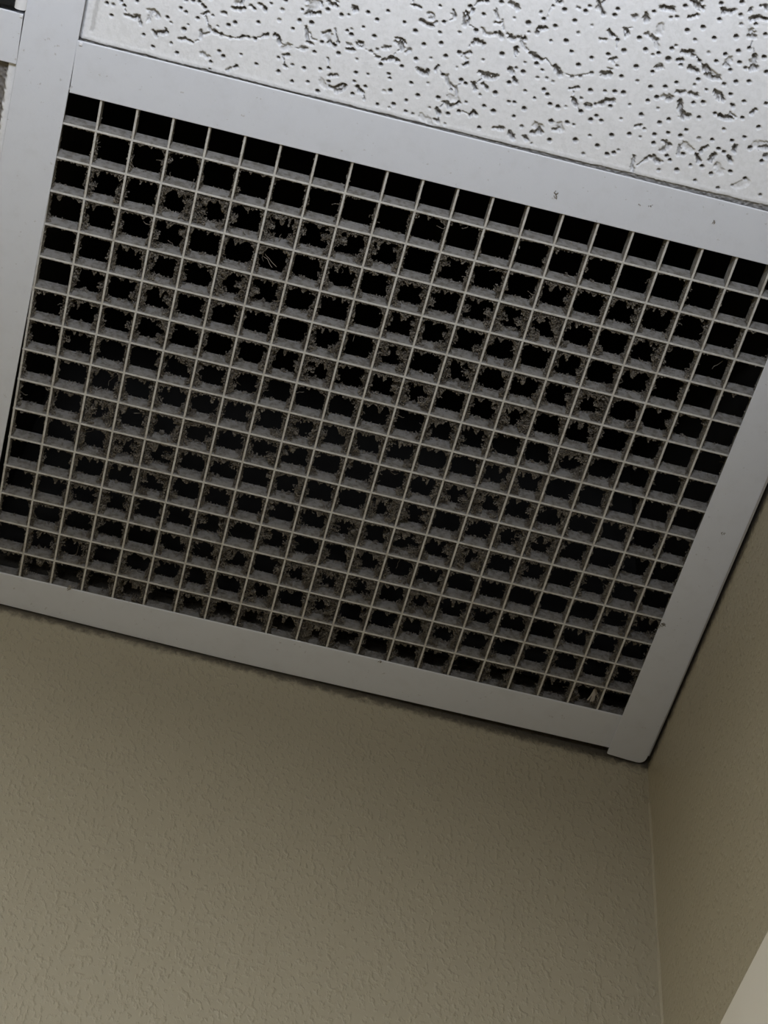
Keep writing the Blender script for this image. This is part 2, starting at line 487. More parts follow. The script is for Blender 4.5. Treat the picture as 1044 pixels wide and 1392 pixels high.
# pinholes (x, y, radius, strength) and fissures (polyline, width, strength) of the big tile
PIN = [(8.86,-33.08,0.5,1),(11.03,-29.28,0.5,1),(14.69,-33.71,0.5,1),(18.54,-36.48,0.5,1),(25.25,-34.54,0.35,0.6),(29.48,-33.51,0.5,1),(31.01,-32.11,0.35,0.6),(33.31,-37.86,0.5,1),(35.24,-36.98,0.5,1),(35.65,-30.82,0.65,1),(39.45,-35.89,0.5,1),(44.14,-38.13,0.4,0.5),(22.71,-25.4,0.5,1),(26.54,-22.03,0.5,1),(32.31,-24.89,0.45,0.6),(34.85,-22.0,0.5,1),(46.59,-21.8,0.5,1),(48.65,-26.3,0.5,1),(50.33,-24.84,0.6,1),(46.78,-19.33,0.35,0.6),(49.98,-36.12,0.6,1),(51.92,-37.58,0.6,1),(51.38,-32.14,0.45,0.7),(56.12,-27.18,0.4,0.6),(36.85,-32.79,0.3,0.4),(38.99,-41.59,0.55,1),(36.85,-41.48,0.55,1),(34.46,-40.96,0.5,1),(40.23,-40.87,0.5,1),(46.59,-34.92,0.35,0.5),(53.97,-43.28,0.55,1),(59.51,-39.71,0.5,1),(62.46,-47.23,0.45,0.6),(66.93,-49.47,0.5,1),(66.17,-42.45,0.55,0.3),(72.96,-47.83,0.45,0.7),(72.79,-43.94,0.6,1),(76.89,-44.16,0.65,1),(71.23,-40.52,0.5,1),(81.18,-50.07,0.6,1),(86.0,-49.44,0.6,1),(88.3,-50.06,0.4,0.6),(94.41,-52.6,0.55,1),(97.88,-50.94,0.55,1),(94.01,-47.25,0.45,0.8),(89.1,-44.58,0.5,1),(90.72,-43.56,0.6,1),(98.36,-45.07,0.6,1),(90.31,-45.53,0.4,0.3),(81.78,-38.53,0.55,1),(87.03,-39.89,0.5,0.8),(80.01,-34.38,0.5,1),(88.0,-36.04,0.6,1),(68.57,-29.29,0.45,0.8),(61.8,-25.1,0.5,1),(69.63,-24.42,0.55,1),(73.76,-28.07,0.45,0.7),(77.86,-27.83,0.55,1),(83.21,-28.98,0.5,1),(85.91,-30.05,0.5,1),(84.85,-33.52,0.35,0.6),(94.53,-35.73,0.4,0.5),(95.28,-30.89,0.55,1),(99.4,-31.45,0.4,0.7),(74.88,-22.15,0.5,1),(80.13,-23.42,0.5,1),(86.96,-25.36,0.5,1),(84.08,-21.03,0.6,1),(95.83,-23.09,0.55,1),(99.51,-26.85,0.5,0.9),(95.45,-27.75,0.45,0.8),(104.97,-21.64,0.5,1),(100.3,-40.82,0.5,0.6),(59.66,-33.77,0.55,1),(100.13,-22.39,0.4,0.5),(98.39,-39.67,0.5,0.7),(102.73,-35.91,0.6,1),(100.72,-54.8,0.5,1),(106.93,-52.37,0.5,1),(111.17,-50.4,0.65,1),(119.24,-52.06,0.5,1),(115.07,-46.57,0.6,1),(120.59,-48.51,0.6,1),(117.04,-60.97,0.45,0.7),(119.69,-55.92,0.55,1),(125.6,-53.85,0.45,0.6),(126.72,-63.33,0.6,1),(131.7,-61.95,0.55,1),(131.58,-66.56,0.6,1),(136.29,-67.46,0.6,1),(130.77,-55.83,0.65,1),(130.82,-51.21,0.5,0.7),(137.23,-56.69,0.55,1),(127.3,-46.89,0.65,1),(141.31,-50.15,0.7,1),(135.68,-46.55,0.4,0.5),(123.17,-44.49,0.6,1),(113.78,-40.84,0.6,1),(118.62,-42.47,0.4,0.4),(109.81,-37.11,0.55,1),(106.12,-33.36,0.5,1),(106.82,-31.94,0.45,0.8),(114.25,-32.2,0.55,1),(108.03,-27.68,0.6,1),(106.06,-27.01,0.5,0.2),(118.56,-38.02,0.55,1),(123.92,-37.82,0.55,1),(127.85,-41.6,0.35,0.3),(119.8,-33.65,0.4,0.3),(130.42,-37.55,0.65,1),(132.18,-36.76,0.55,1),(127.95,-33.4,0.45,0.6),(117.51,-28.44,0.6,1),(114.15,-25.62,0.5,1),(124.47,-29.46,0.65,1),(110.28,-23.19,0.6,1),(114.92,-21.76,0.5,1),(117.45,-21.49,0.45,0.5),(122.56,-25.22,0.4,0.4),(129.11,-24.65,0.6,1),(132.45,-26.42,0.55,1),(133.96,-30.36,0.45,0.6),(137.91,-34.14,0.45,0.5),(140.29,-30.6,0.55,1),(142.71,-36.15,0.7,1),(143.79,-29.59,0.7,1),(146.26,-40.89,0.6,1),(147.99,-34.3,0.5,0.8),(149.92,-34.59,0.5,1),(151.1,-29.55,0.5,1),(140.68,-22.48,0.55,1),(109.14,-21.64,0.4,0.3),(128.99,-20.76,0.4,0.2),(145.05,-45.39,0.55,1),(141.91,-63.32,0.4,0.5),(141.6,-67.88,0.55,1),(153.08,-70.59,0.45,0.6),(157.16,-70.33,0.65,1),(149.85,-67.47,0.5,0.6),(151.44,-65.41,0.55,1),(146.81,-62.81,0.75,1),(155.76,-64.07,0.6,1),(161.46,-67.55,0.6,1),(164.79,-73.63,0.5,0.7),(164.01,-71.58,0.6,1),(167.29,-73.71,0.5,0.5),(173.97,-75.05,0.55,1),(173.61,-72.83,0.6,1),(167.42,-67.51,0.4,0.3),(163.75,-63.84,0.5,0.5),(147.86,-59.86,0.4,0.5),(150.58,-60.32,0.65,1),(155.7,-58.85,0.45,0.6),(160.65,-60.09,0.7,1),(163.45,-56.98,0.55,1),(170.58,-56.59,0.55,1),(175.56,-59.22,0.6,1),(180.22,-61.81,0.7,1),(177.02,-64.76,0.6,1),(183.81,-67.35,0.65,1),(187.02,-64.0,0.65,1),(185.85,-57.5,0.7,1),(182.12,-52.86,0.6,1),(187.74,-52.78,0.5,0.5),(167.02,-52.98,0.65,1),(172.12,-51.47,0.55,0.8),(179.6,-56.14,0.5,0.5),(153.37,-49.78,0.65,1),(149.54,-49.26,0.4,0.4),(155.89,-48.22,0.45,0.7),(149.8,-45.83,0.65,1),(155.04,-45.18,0.45,0.5),(158.09,-45.82,0.5,0.5),(160.35,-45.21,0.45,0.3),(158.29,-41.59,0.6,1),(159.95,-40.15,0.6,1),(152.29,-39.5,0.5,0.6),(156.02,-37.81,0.45,0.8),(153.69,-33.27,0.65,1),(161.78,-37.04,0.6,1),(164.58,-36.8,0.65,1),(167.13,-37.72,0.4,0.3),(172.57,-37.19,0.65,1),(171.34,-41.9,0.5,0.6),(173.47,-45.36,0.65,1),(178.32,-46.44,0.5,0.7),(181.54,-47.12,0.6,1),(184.44,-47.53,0.65,1),(176.56,-41.04,0.5,0.7),(181.7,-41.67,0.6,1),(187.74,-43.97,0.45,0.5),(178.15,-37.13,0.55,1),(176.66,-35.24,0.65,1),(180.2,-35.86,0.55,1),(186.5,-38.29,0.4,0.4),(192.6,-41.48,0.65,1),(195.2,-36.81,0.45,0.6),(190.86,-33.7,0.6,1),(185.21,-31.69,0.65,1),(194.74,-33.7,0.4,0.4),(178.03,-29.64,0.45,0.7),(181.63,-26.68,0.65,1),(185.76,-24.59,0.65,1),(187.78,-25.68,0.6,1),(188.97,-27.12,0.4,0.4),(177.78,-22.61,0.5,0.5),(173.72,-26.82,0.7,1),(165.2,-24.45,0.65,1),(159.58,-21.65,0.4,0.4),(163.84,-31.18,0.7,1),(169.24,-32.22,0.6,1),(171.59,-32.04,0.4,0.5),(154.67,-26.77,0.55,0.6),(147.2,-46.58,0.5,0.7),(168.77,-49.35,0.55,0.7),(166.16,-48.42,0.6,0.6),(195.01,-81.75,0.6,1),(199.6,-84.7,0.5,0.6),(185.75,-77.22,0.55,1),(191.67,-76.84,0.5,0.6),(193.5,-77.55,0.5,0.7),(207.26,-80.25,0.55,1),(206.02,-85.61,0.6,1),(212.39,-87.74,0.65,1),(213.49,-83.49,0.55,0.8),(214.6,-80.58,0.5,0.5),(202.92,-76.36,0.65,1),(198.22,-73.95,0.65,1),(201.74,-71.49,0.5,0.6),(207.69,-73.69,0.6,1),(214.42,-76.04,0.7,1),(223.44,-79.23,0.55,1),(196.3,-67.98,0.45,0.5),(195.31,-66.61,0.6,1),(191.61,-63.9,0.6,1),(189.85,-62.92,0.45,0.5),(195.32,-62.83,0.8,1),(207.42,-68.48,0.45,0.4),(213.07,-69.27,0.6,1),(216.85,-71.45,0.65,1),(219.97,-73.34,0.55,1),(225.66,-71.71,0.65,1),(210.9,-66.24,0.55,1),(205.52,-64.91,0.55,1),(202.74,-66.05,0.55,1),(218.49,-67.78,0.6,1),(216.41,-64.48,0.55,1),(221.03,-66.46,0.55,0.7),(228.17,-66.87,0.65,1),(191.71,-57.1,0.55,1),(207.17,-58.51,0.6,1),(200.56,-55.59,0.55,1),(206.58,-56.43,0.5,0.5),(216.02,-59.2,0.6,0.8),(219.54,-61.0,0.6,1),(223.71,-62.29,0.6,1),(192.69,-51.83,0.6,1),(197.38,-53.15,0.6,1),(195.8,-48.85,0.65,1),(193.19,-46.89,0.55,1),(210.98,-55.8,0.45,0.7),(219.31,-56.35,0.55,1),(221.32,-52.68,0.6,1),(224.43,-55.12,0.55,1),(231.86,-56.27,0.6,1),(208.22,-50.16,0.55,1),(211.33,-51.23,0.65,1),(197.33,-45.26,0.45,0.4),(199.51,-40.32,0.65,1),(202.13,-42.3,0.55,1),(211.74,-45.6,0.55,1),(216.49,-48.44,0.55,1),(225.85,-49.31,0.55,1),(232.21,-47.57,0.6,1),(221.17,-43.76,0.5,0.7),(209.03,-40.17,0.55,1),(203.45,-37.55,0.55,1),(207.79,-37.62,0.65,1),(199.13,-35.73,0.6,1),(199.84,-32.65,0.6,1),(214.09,-38.4,0.6,0.4),(218.6,-39.1,0.55,1),(225.25,-40.45,0.6,1),(228.85,-42.83,0.5,1),(231.95,-39.58,0.7,1),(221.79,-36.46,0.6,1),(223.92,-35.86,0.6,1),(210.8,-31.46,0.6,1),(216.26,-34.01,0.6,1),(205.64,-29.29,0.6,1),(207.17,-28.11,0.55,1),(204.52,-23.7,0.5,0.4),(210.52,-25.28,0.65,1),(214.51,-28.21,0.5,0.7),(218.44,-28.81,0.6,1),(222.29,-27.01,0.6,1),(222.83,-30.31,0.5,0.5),(228.39,-29.51,0.6,1),(234.05,-28.32,0.6,1),(237.45,-35.96,0.6,1),(226.26,-22.47,0.55,0.7),(217.79,-23.15,0.5,0.7),(230.74,-24.78,0.5,0.4),(241.2,-23.86,0.5,0.6),(199.05,-26.37,0.55,0.8),(219.19,-81.81,0.55,0.8)]
FIS = [([(13.28,-35.54),(13.46,-34.78)],0.49,0.9),([(14.75,-33.32),(15.56,-31.78)],0.15,0.4),([(15.61,-30.8),(17.32,-30.55),(18.82,-30.25)],0.58,1),([(18.9,-31.09),(19.96,-31.38),(20.66,-29.92),(21.24,-28.78)],0.68,0.75),([(25.6,-27.71),(26.34,-26.73),(27.15,-25.88)],0.44,0.8),([(26.55,-27.08),(28.42,-27.58),(30.07,-28.32)],0.78,0.85),([(29.77,-29.42),(30.23,-28.07)],0.39,0.6),([(35.04,-27.11),(36.79,-27.64)],0.73,1),([(37.68,-27.4),(39.24,-27.11)],0.63,0.8),([(39.89,-27.52),(41.14,-28.33)],0.19,0.4),([(41.95,-37.37),(43.16,-34.77)],0.15,0.4),([(41.1,-37.44),(41.74,-38.48),(42.48,-38.97)],0.68,0.9),([(41.36,-31.64),(41.52,-29.32)],0.68,0.7),([(41.84,-30.59),(43.86,-31.72)],0.39,0.5),([(43.85,-34.07),(44.81,-32.56),(46.14,-32.92)],0.68,0.5),([(45.93,-32.57),(48.22,-32.3)],0.73,0.9),([(48.27,-32.02),(53.23,-32.4)],0.15,0.3),([(43.06,-24.08),(45.15,-23.45)],0.97,0.4),([(46.81,-40.13),(48.26,-40.11)],0.58,0.9),([(50.04,-42.33),(51.5,-42.55),(53.09,-42.91)],0.68,1),([(51.11,-44.48),(52.67,-45.01)],0.97,0.4),([(54.28,-32.74),(55.47,-33.47)],0.63,1),([(54.73,-21.95),(55.55,-22.95)],0.58,0.8),([(52.51,-20.33),(53.6,-21.4)],0.58,0.4),([(55.96,-44.77),(57.48,-44.08)],0.64,1),([(55.42,-33.75),(57.5,-33.73)],0.68,1),([(57.75,-33.65),(62.08,-35.05)],0.12,0.35),([(62.39,-35.82),(63.59,-36.24)],0.76,1),([(66.1,-36.86),(67.3,-36.21),(67.86,-34.4)],0.8,1),([(68.48,-34.33),(70.6,-34.16),(72.25,-35.09)],0.16,0.4),([(69.87,-33.23),(71.09,-34.05)],1.37,0.3),([(70.19,-30.61),(71.7,-31.17)],0.6,0.8),([(70.12,-29.85),(71.61,-26.79)],0.2,0.5),([(71.21,-27.33),(71.9,-26.72)],0.6,0.8),([(74.4,-46.48),(76.49,-47.43),(78.85,-48.16)],0.8,1),([(75.62,-49.3),(76.74,-51.51)],2.01,0.3),([(78.41,-52.2),(78.93,-50.91)],0.4,0.6),([(74.5,-47.09),(75.29,-48.74)],0.32,0.5),([(80.74,-53.06),(81.91,-52.32),(83.68,-52.18)],0.88,0.9),([(82.79,-54.08),(84.08,-53.47)],0.32,0.5),([(89.54,-52.64),(89.86,-52.82)],1.37,1),([(75.46,-42.28),(76.12,-40.28),(76.8,-38.02)],0.64,0.75),([(76.98,-40.99),(78.14,-38.87),(79.77,-38.82)],0.24,0.4),([(76.9,-37.17),(78.77,-37.09)],0.64,0.8),([(73.83,-34.2),(75.57,-34.76)],0.16,0.4),([(75.59,-34.67),(76.92,-34.93)],0.88,0.6),([(81.44,-41.7),(83.5,-42.84)],0.64,0.8),([(82.03,-41.13),(84.04,-41.43),(83.7,-39.88)],1.21,0.25),([(83.91,-38.96),(86.23,-38.5)],0.97,0.9),([(85.0,-44.35),(86.0,-41.95),(86.95,-40.26)],0.24,0.45),([(90.34,-40.19),(91.27,-40.2)],0.72,0.5),([(90.79,-38.26),(92.36,-38.49)],0.88,0.95),([(93.07,-41.41),(93.82,-40.15),(95.41,-40.33),(95.19,-42.23),(93.83,-42.11)],0.36,0.6),([(94.08,-41.44),(94.46,-41.4)],0.64,0.9),([(96.66,-39.93),(101.68,-38.34)],0.16,0.4),([(100.81,-38.11),(101.92,-38.31)],0.6,0.9),([(86.72,-27.49),(89.08,-28.42)],0.68,0.8),([(85.21,-33.17),(85.78,-30.61)],0.16,0.4),([(84.73,-24.86),(86.26,-23.27)],1.45,0.15),([(87.86,-23.45),(89.68,-23.69),(91.62,-25.47),(93.17,-25.88)],0.64,1),([(89.68,-23.69),(90.0,-22.27),(92.11,-23.34),(92.89,-25.06)],0.56,0.8),([(90.18,-23.57),(92.28,-24.64)],0.97,0.3),([(96.64,-26.07),(97.63,-24.84),(99.07,-24.72)],0.8,1),([(99.56,-24.61),(100.05,-22.73)],0.16,0.4),([(108.02,-59.01),(109.3,-59.13),(110.68,-58.82)],0.61,0.95),([(107.81,-60.76),(108.02,-59.91)],0.19,0.4),([(112.21,-54.46),(113.91,-53.78),(116.15,-53.56)],0.99,1),([(114.06,-57.46),(114.83,-57.89),(115.8,-57.47),(115.92,-56.14),(114.75,-55.6)],0.46,0.5),([(114.8,-56.29),(115.41,-56.46)],1.14,0.2),([(116.36,-54.44),(117.42,-55.4)],0.61,0.5),([(119.87,-56.06),(122.45,-57.89)],0.15,0.4),([(121.73,-60.64),(122.5,-59.71),(122.8,-58.21)],0.53,0.7),([(121.45,-59.21),(122.23,-58.74)],0.76,0.25),([(125.47,-60.51),(126.35,-56.66)],0.46,0.7),([(126.17,-61.15),(127.45,-58.77),(126.73,-56.53)],0.61,0.9),([(126.3,-59.82),(127.06,-57.76)],0.99,0.4),([(127.59,-61.53),(127.97,-62.53)],0.76,0.7),([(128.19,-64.17),(128.92,-65.49),(129.87,-66.01)],0.23,0.5),([(128.9,-65.57),(129.84,-66.1)],0.61,0.8),([(128.11,-57.13),(130.22,-56.55)],0.15,0.4),([(130.77,-55.33),(130.97,-53.78)],0.11,0.3),([(131.51,-52.55),(134.11,-51.86)],0.99,1),([(130.37,-51.09),(129.74,-49.31)],0.15,0.4),([(128.88,-46.76),(130.76,-47.96)],0.76,0.7),([(129.1,-45.9),(130.36,-45.3)],0.99,0.25),([(130.11,-42.91),(130.8,-44.17)],0.69,0.95),([(135.19,-64.01),(136.69,-61.7)],0.53,0.5),([(136.05,-60.07),(137.91,-60.43)],0.53,0.8),([(138.11,-62.08),(139.57,-58.37)],0.15,0.35),([(135.36,-64.96),(136.03,-63.33)],0.19,0.3),([(132.93,-57.05),(133.74,-55.67),(136.51,-55.95)],0.84,0.45),([(138.84,-57.03),(139.66,-55.65)],0.84,0.9),([(141.15,-57.42),(142.23,-57.48)],0.53,0.9),([(142.38,-56.15),(144.03,-56.36)],0.91,0.95),([(105.24,-46.42),(107.4,-46.54),(109.21,-45.41)],0.53,0.95),([(105.56,-45.12),(107.36,-44.91)],0.61,0.7),([(107.31,-45.13),(108.41,-43.35)],1.07,0.85),([(106.2,-40.67),(107.48,-42.63)],0.15,0.5),([(109.96,-42.37),(110.93,-43.79)],0.69,0.55),([(102.16,-41.9),(104.38,-42.73)],0.76,0.6),([(103.16,-37.76),(105.59,-38.64)],0.84,1),([(105.43,-39.3),(107.98,-38.82)],0.91,1),([(115.57,-37.59),(118.44,-36.72)],1.07,1),([(121.01,-38.82),(121.5,-40.36)],0.61,0.95),([(121.93,-39.54),(123.88,-37.95)],0.11,0.3),([(125.24,-37.85),(126.22,-35.76),(127.61,-34.72)],0.91,0.5),([(127.81,-34.78),(129.17,-34.67),(130.08,-32.07)],0.53,0.5),([(128.23,-30.62),(130.43,-30.74)],1.52,0.12),([(129.47,-35.23),(130.7,-36.5)],0.11,0.3),([(126.75,-28.56),(127.97,-28.17),(128.74,-26.94),(130.17,-28.29),(131.67,-29.41)],0.76,0.85),([(126.87,-28.11),(126.02,-26.21)],0.19,0.5),([(125.14,-25.25),(126.23,-23.63)],0.76,0.9),([(125.23,-21.43),(126.51,-20.81)],0.76,0.85),([(125.94,-23.55),(126.54,-21.55)],0.19,0.4),([(120.74,-21.42),(123.72,-20.3)],1.52,0.15),([(135.65,-42.06),(138.51,-42.13)],0.84,0.95),([(137.03,-41.03),(140.16,-40.94),(141.78,-42.31)],0.76,0.95),([(139.39,-42.14),(140.69,-42.25)],0.76,0.9),([(136.91,-39.82),(135.46,-37.79)],0.15,0.4),([(134.57,-37.78),(135.99,-35.8)],0.99,0.95),([(138.01,-38.24),(139.4,-37.2)],0.84,0.9),([(133.68,-26.85),(136.49,-26.41)],0.15,0.4),([(136.61,-25.96),(137.44,-27.87),(138.37,-26.92)],0.76,0.9),([(145.71,-23.85),(148.49,-24.37)],0.91,0.85),([(151.44,-23.47),(152.99,-21.95)],0.99,0.9),([(145.59,-46.14),(146.49,-44.52)],0.99,0.7),([(147.27,-43.32),(147.96,-41.63)],0.61,0.9),([(154.33,-72.27),(155.43,-72.65)],0.84,0.9),([(153.08,-70.59),(152.41,-68.39),(152.35,-66.34)],0.11,0.3),([(160.86,-72.22),(162.0,-72.07)],0.46,0.5),([(167.02,-76.33),(168.31,-74.21),(169.95,-72.4)],0.76,0.9),([(168.62,-76.76),(168.46,-75.15)],0.38,0.6),([(150.8,-61.84),(152.61,-62.41)],1.07,0.95),([(144.17,-56.63),(145.48,-57.44)],0.76,0.7),([(146.48,-57.02),(147.23,-57.45)],0.84,0.9),([(146.31,-56.06),(148.93,-53.77)],0.61,0.45),([(145.19,-53.46),(145.81,-51.55)],0.91,1),([(150.52,-52.81),(152.32,-51.91),(154.86,-51.52)],0.91,0.95),([(151.61,-52.87),(153.14,-52.13)],0.76,0.6),([(155.66,-52.57),(158.45,-50.54)],0.15,0.4),([(159.54,-50.6),(160.8,-49.31),(162.13,-47.8)],0.91,0.95),([(161.23,-50.12),(162.22,-48.99)],0.53,0.6),([(163.31,-49.05),(166.1,-48.63),(171.93,-51.37)],0.11,0.3),([(166.56,-44.06),(169.25,-45.49)],0.53,0.75),([(168.2,-43.8),(168.51,-41.99)],0.15,0.4),([(168.77,-41.11),(170.31,-38.92)],0.99,1),([(170.86,-38.59),(172.35,-37.33)],0.19,0.5),([(174.04,-39.93),(175.11,-40.08)],1.07,0.95),([(177.97,-41.71),(179.77,-43.14),(181.76,-43.92)],1.07,1),([(175.41,-52.31),(176.78,-52.91),(178.28,-53.08)],0.84,1),([(175.82,-51.72),(178.07,-52.33)],0.69,1),([(176.93,-54.58),(178.09,-54.43)],0.46,0.4),([(176.83,-57.8),(178.19,-58.4)],0.69,0.8),([(177.57,-57.54),(177.98,-56.95)],0.38,0.7),([(171.5,-63.73),(173.15,-64.08)],0.69,0.75),([(173.3,-67.18),(174.29,-66.08),(175.63,-65.98)],0.84,0.95),([(177.89,-69.32),(179.27,-66.27)],0.3,0.6),([(178.89,-68.9),(179.67,-67.52)],0.69,0.9),([(178.09,-69.37),(180.65,-70.28)],0.15,0.3),([(179.47,-74.04),(180.34,-73.37),(180.41,-74.52)],0.76,0.7),([(183.36,-75.53),(184.09,-73.92)],0.84,0.9),([(177.16,-63.88),(177.48,-62.13)],0.11,0.3),([(191.95,-37.13),(193.54,-37.8)],0.76,0.7),([(158.94,-28.65),(160.81,-28.43)],1.37,0.3),([(158.52,-25.4),(161.53,-26.7)],0.99,0.9),([(160.79,-27.71),(161.66,-26.25)],0.61,0.8),([(156.53,-23.64),(157.48,-22.69)],0.91,0.85),([(165.37,-28.23),(167.09,-29.27)],0.76,0.8),([(166.87,-30.8),(168.02,-29.19)],1.37,0.25),([(194.83,-25.05),(195.33,-22.73),(196.11,-20.97)],0.76,0.5),([(194.82,-26.27),(194.96,-25.82)],0.69,0.7),([(196.73,-23.36),(199.37,-26.53)],0.19,0.45),([(148.21,-42.17),(148.33,-41.73)],0.76,0.8),([(187.6,-79.34),(191.36,-79.91)],1.1,0.95),([(197.1,-84.04),(198.23,-82.99),(200.44,-82.66)],1.2,1),([(197.38,-78.42),(199.79,-79.88)],0.74,0.9),([(207.09,-84.0),(207.76,-82.83)],0.83,0.95),([(208.26,-83.67),(210.73,-84.16)],1.2,0.95),([(215.79,-85.52),(216.17,-86.7)],0.64,0.8),([(218.83,-88.11),(220.48,-88.66),(220.77,-87.39)],0.55,0.85),([(217.19,-83.01),(219.13,-84.24),(222.25,-84.37)],0.92,1),([(218.65,-77.29),(220.11,-77.68)],1.2,0.8),([(218.35,-79.67),(219.19,-78.8)],1.2,0.45),([(220.15,-76.04),(220.13,-73.83)],0.18,0.4),([(222.31,-71.37),(222.91,-70.42)],0.92,0.8),([(222.61,-66.71),(224.14,-67.68)],1.1,0.95),([(222.45,-69.46),(223.23,-68.0)],1.2,0.4),([(183.55,-75.54),(184.12,-74.06)],1.2,0.7),([(185.79,-69.3),(188.4,-68.62)],0.92,0.7),([(188.83,-68.08),(189.57,-68.28)],1.01,0.9),([(189.05,-73.19),(189.45,-71.11)],1.57,0.25),([(189.62,-67.3),(190.6,-65.9)],0.92,0.3),([(192.49,-59.16),(193.79,-59.79)],1.01,0.7),([(199.2,-66.44),(202.68,-67.2)],1.01,1),([(203.01,-67.01),(205.24,-65.11)],0.28,0.5),([(198.29,-63.52),(199.7,-63.62)],0.83,0.9),([(200.01,-62.03),(200.29,-61.82)],0.64,0.7),([(203.39,-61.82),(205.7,-61.32)],1.2,0.9),([(207.97,-63.33),(209.47,-62.05)],1.29,0.85),([(209.33,-60.89),(211.48,-60.06),(213.61,-60.92)],1.01,1),([(209.55,-62.63),(212.03,-61.62)],1.01,0.3),([(206.32,-64.28),(207.97,-63.33)],0.18,0.5),([(214.38,-67.29),(215.1,-68.32)],1.38,0.35),([(214.09,-65.82),(214.91,-65.76)],0.74,0.6),([(213.67,-55.96),(215.95,-55.61),(217.4,-53.73)],0.83,0.95),([(214.04,-55.66),(215.98,-53.91)],0.83,0.8),([(201.93,-52.39),(203.91,-52.93)],0.92,0.7),([(206.22,-53.27),(208.76,-52.93)],1.01,0.75),([(197.89,-49.88),(200.3,-49.96)],1.2,0.5),([(199.56,-48.9),(200.22,-49.36)],0.64,0.8),([(203.95,-49.52),(204.73,-47.15),(206.08,-45.5)],1.1,0.9),([(206.34,-44.71),(207.83,-45.12)],1.29,1),([(218.28,-47.95),(222.28,-48.17)],1.1,1),([(221.4,-49.94),(223.58,-49.1)],0.46,0.4),([(220.57,-53.16),(221.57,-52.28)],0.55,0.6),([(228.34,-51.82),(229.17,-53.31)],0.83,0.9),([(202.58,-34.51),(205.4,-33.4)],0.74,0.8),([(203.24,-30.76),(204.66,-32.32)],1.01,0.6),([(208.67,-34.29),(209.22,-30.91)],0.64,0.5),([(210.08,-34.97),(213.31,-33.5)],1.38,0.25),([(216.3,-35.2),(217.88,-36.22)],0.83,0.9),([(226.81,-38.94),(227.2,-36.99)],1.01,0.95),([(235.5,-40.72),(237.49,-41.27)],1.01,0.8),([(233.12,-41.25),(236.62,-42.2)],1.84,0.18),([(238.1,-38.79),(238.33,-37.67)],0.92,0.9),([(215.35,-32.29),(216.74,-30.6)],1.01,0.95),([(220.52,-31.63),(220.46,-33.1),(221.23,-34.07)],0.92,1),([(226.09,-34.63),(227.4,-33.22)],1.01,0.95),([(197.73,-24.82),(198.68,-26.15)],0.18,0.4),([(200.24,-27.28),(204.05,-26.55)],1.01,0.75),([(201.25,-28.44),(202.08,-27.19)],0.74,0.7),([(223.42,-30.35),(225.08,-28.73)],1.66,0.15),([(232.16,-24.99),(234.72,-27.19)],1.84,0.12),([(221.19,-73.84),(222.65,-71.18)],0.18,0.3)]


# the same pattern carries on over the rest of the tile
pins, fis = list(PIN), list(FIS)
rr = random.Random(3)


def seen_area(x, y):
    return y > -26 - 0.297 * x and x < 246 and y > -96


for _ in range(1900):
    x, y = rr.uniform(3, 280), rr.uniform(-486, -22)
    if seen_area(x, y):
        continue
    pins.append((x, y, rr.uniform(0.38, 0.65), rr.choice((1, 1, .8, .5))))
for _ in range(620):
    x, y = rr.uniform(5, 276), rr.uniform(-484, -24)
    if seen_area(x, y):
        continue
    a = rr.uniform(-1.6, 1.6)
    pl = [(x, y)]
    for _k in range(rr.randint(1, 3)):
        a += rr.uniform(-0.8, 0.8)
        L = rr.uniform(0.8, 2.2)
        pl.append((pl[-1][0] + L * math.cos(a), pl[-1][1] + L * math.sin(a)))
    fis.append((pl, rr.uniform(0.5, 1.25), rr.choice((1, .9, .8, .5, .3))))


def edge_main(X, Y, Z, RAW, WOB):
    # chipped lower edge, opening up towards the side wall
    ye = -18.75 - 0.0000385 * np.clip(X, 0, 300) ** 2 + (vnoise(X, X * 0 + 5, 9, 5.0) - 0.5) * 0.35
    k = smooth(0.0, 0.45, Y - ye + WOB * 0.35)
    Z = Z + k * (0.45 + 0.35 * np.clip(Y - ye, 0, 4)) * (0.7 + 0.6 * vnoise(X + 40, Y + 60, 12, 0.8))
    RAW = np.maximum(RAW, k * 0.62)
    # pressed lip just inside the edge
    lip = np.exp(-((Y - ye + 1.0) / 0.5) ** 2)
    Z = Z - lip * 0.12
    # worn side edge and a scuffed line beside the long tee
    xe = 2.35 - 0.012 * (Y + 30)
    k2 = 1 - smooth(-0.15, 0.15, X - xe + WOB * 0.2)
    Z = Z + k2 * 0.8
    RAW = np.maximum(RAW, k2 * 0.7)
    xs_ = 5.6 - 0.03 * (Y + 30)
    k3 = (1 - smooth(0.35, 0.95, np.abs(X - xs_) + WOB * 0.9)) * smooth(-60, -40, Y) * (1 - smooth(-22.5, -21.5, Y))
    Z = Z + k3 * 0.25
    RAW = np.maximum(RAW, k3 * 0.33)
    return Z, RAW


xs = np.concatenate([np.arange(0.0, 252, 0.33), np.arange(252, wall_x(-100) - 1.0, 1.0)])
ys = np.concatenate([np.arange(-488, -100, 1.6), np.arange(-100, -14.6, 0.33)])
me = tile_mesh('ceiling_tile', xs, ys, pins, fis, edge_main)
tag(link('ceiling_tile', me, M_TILE, ceiling), 'white fissured mineral-fibre ceiling tile with pinholes')


def edge_side(X, Y, Z, RAW, WOB):
    # face broken away, leaving a ragged strip of paint beside the long tee
    k = smooth(0.0, 0.6, -20.55 + 0.012 * (Y + 4) * 1.0 - X + WOB * 1.3) * (1 - smooth(31, 35, Y + WOB * 3)) * smooth(-34.0, -30.0, X + WOB * 3)
    Z = Z + k * 1.6 * (0.7 + 0.6 * vnoise(X + 90, Y + 40, 21, 0.9))
    RAW = np.maximum(RAW, k)
    return Z, RAW


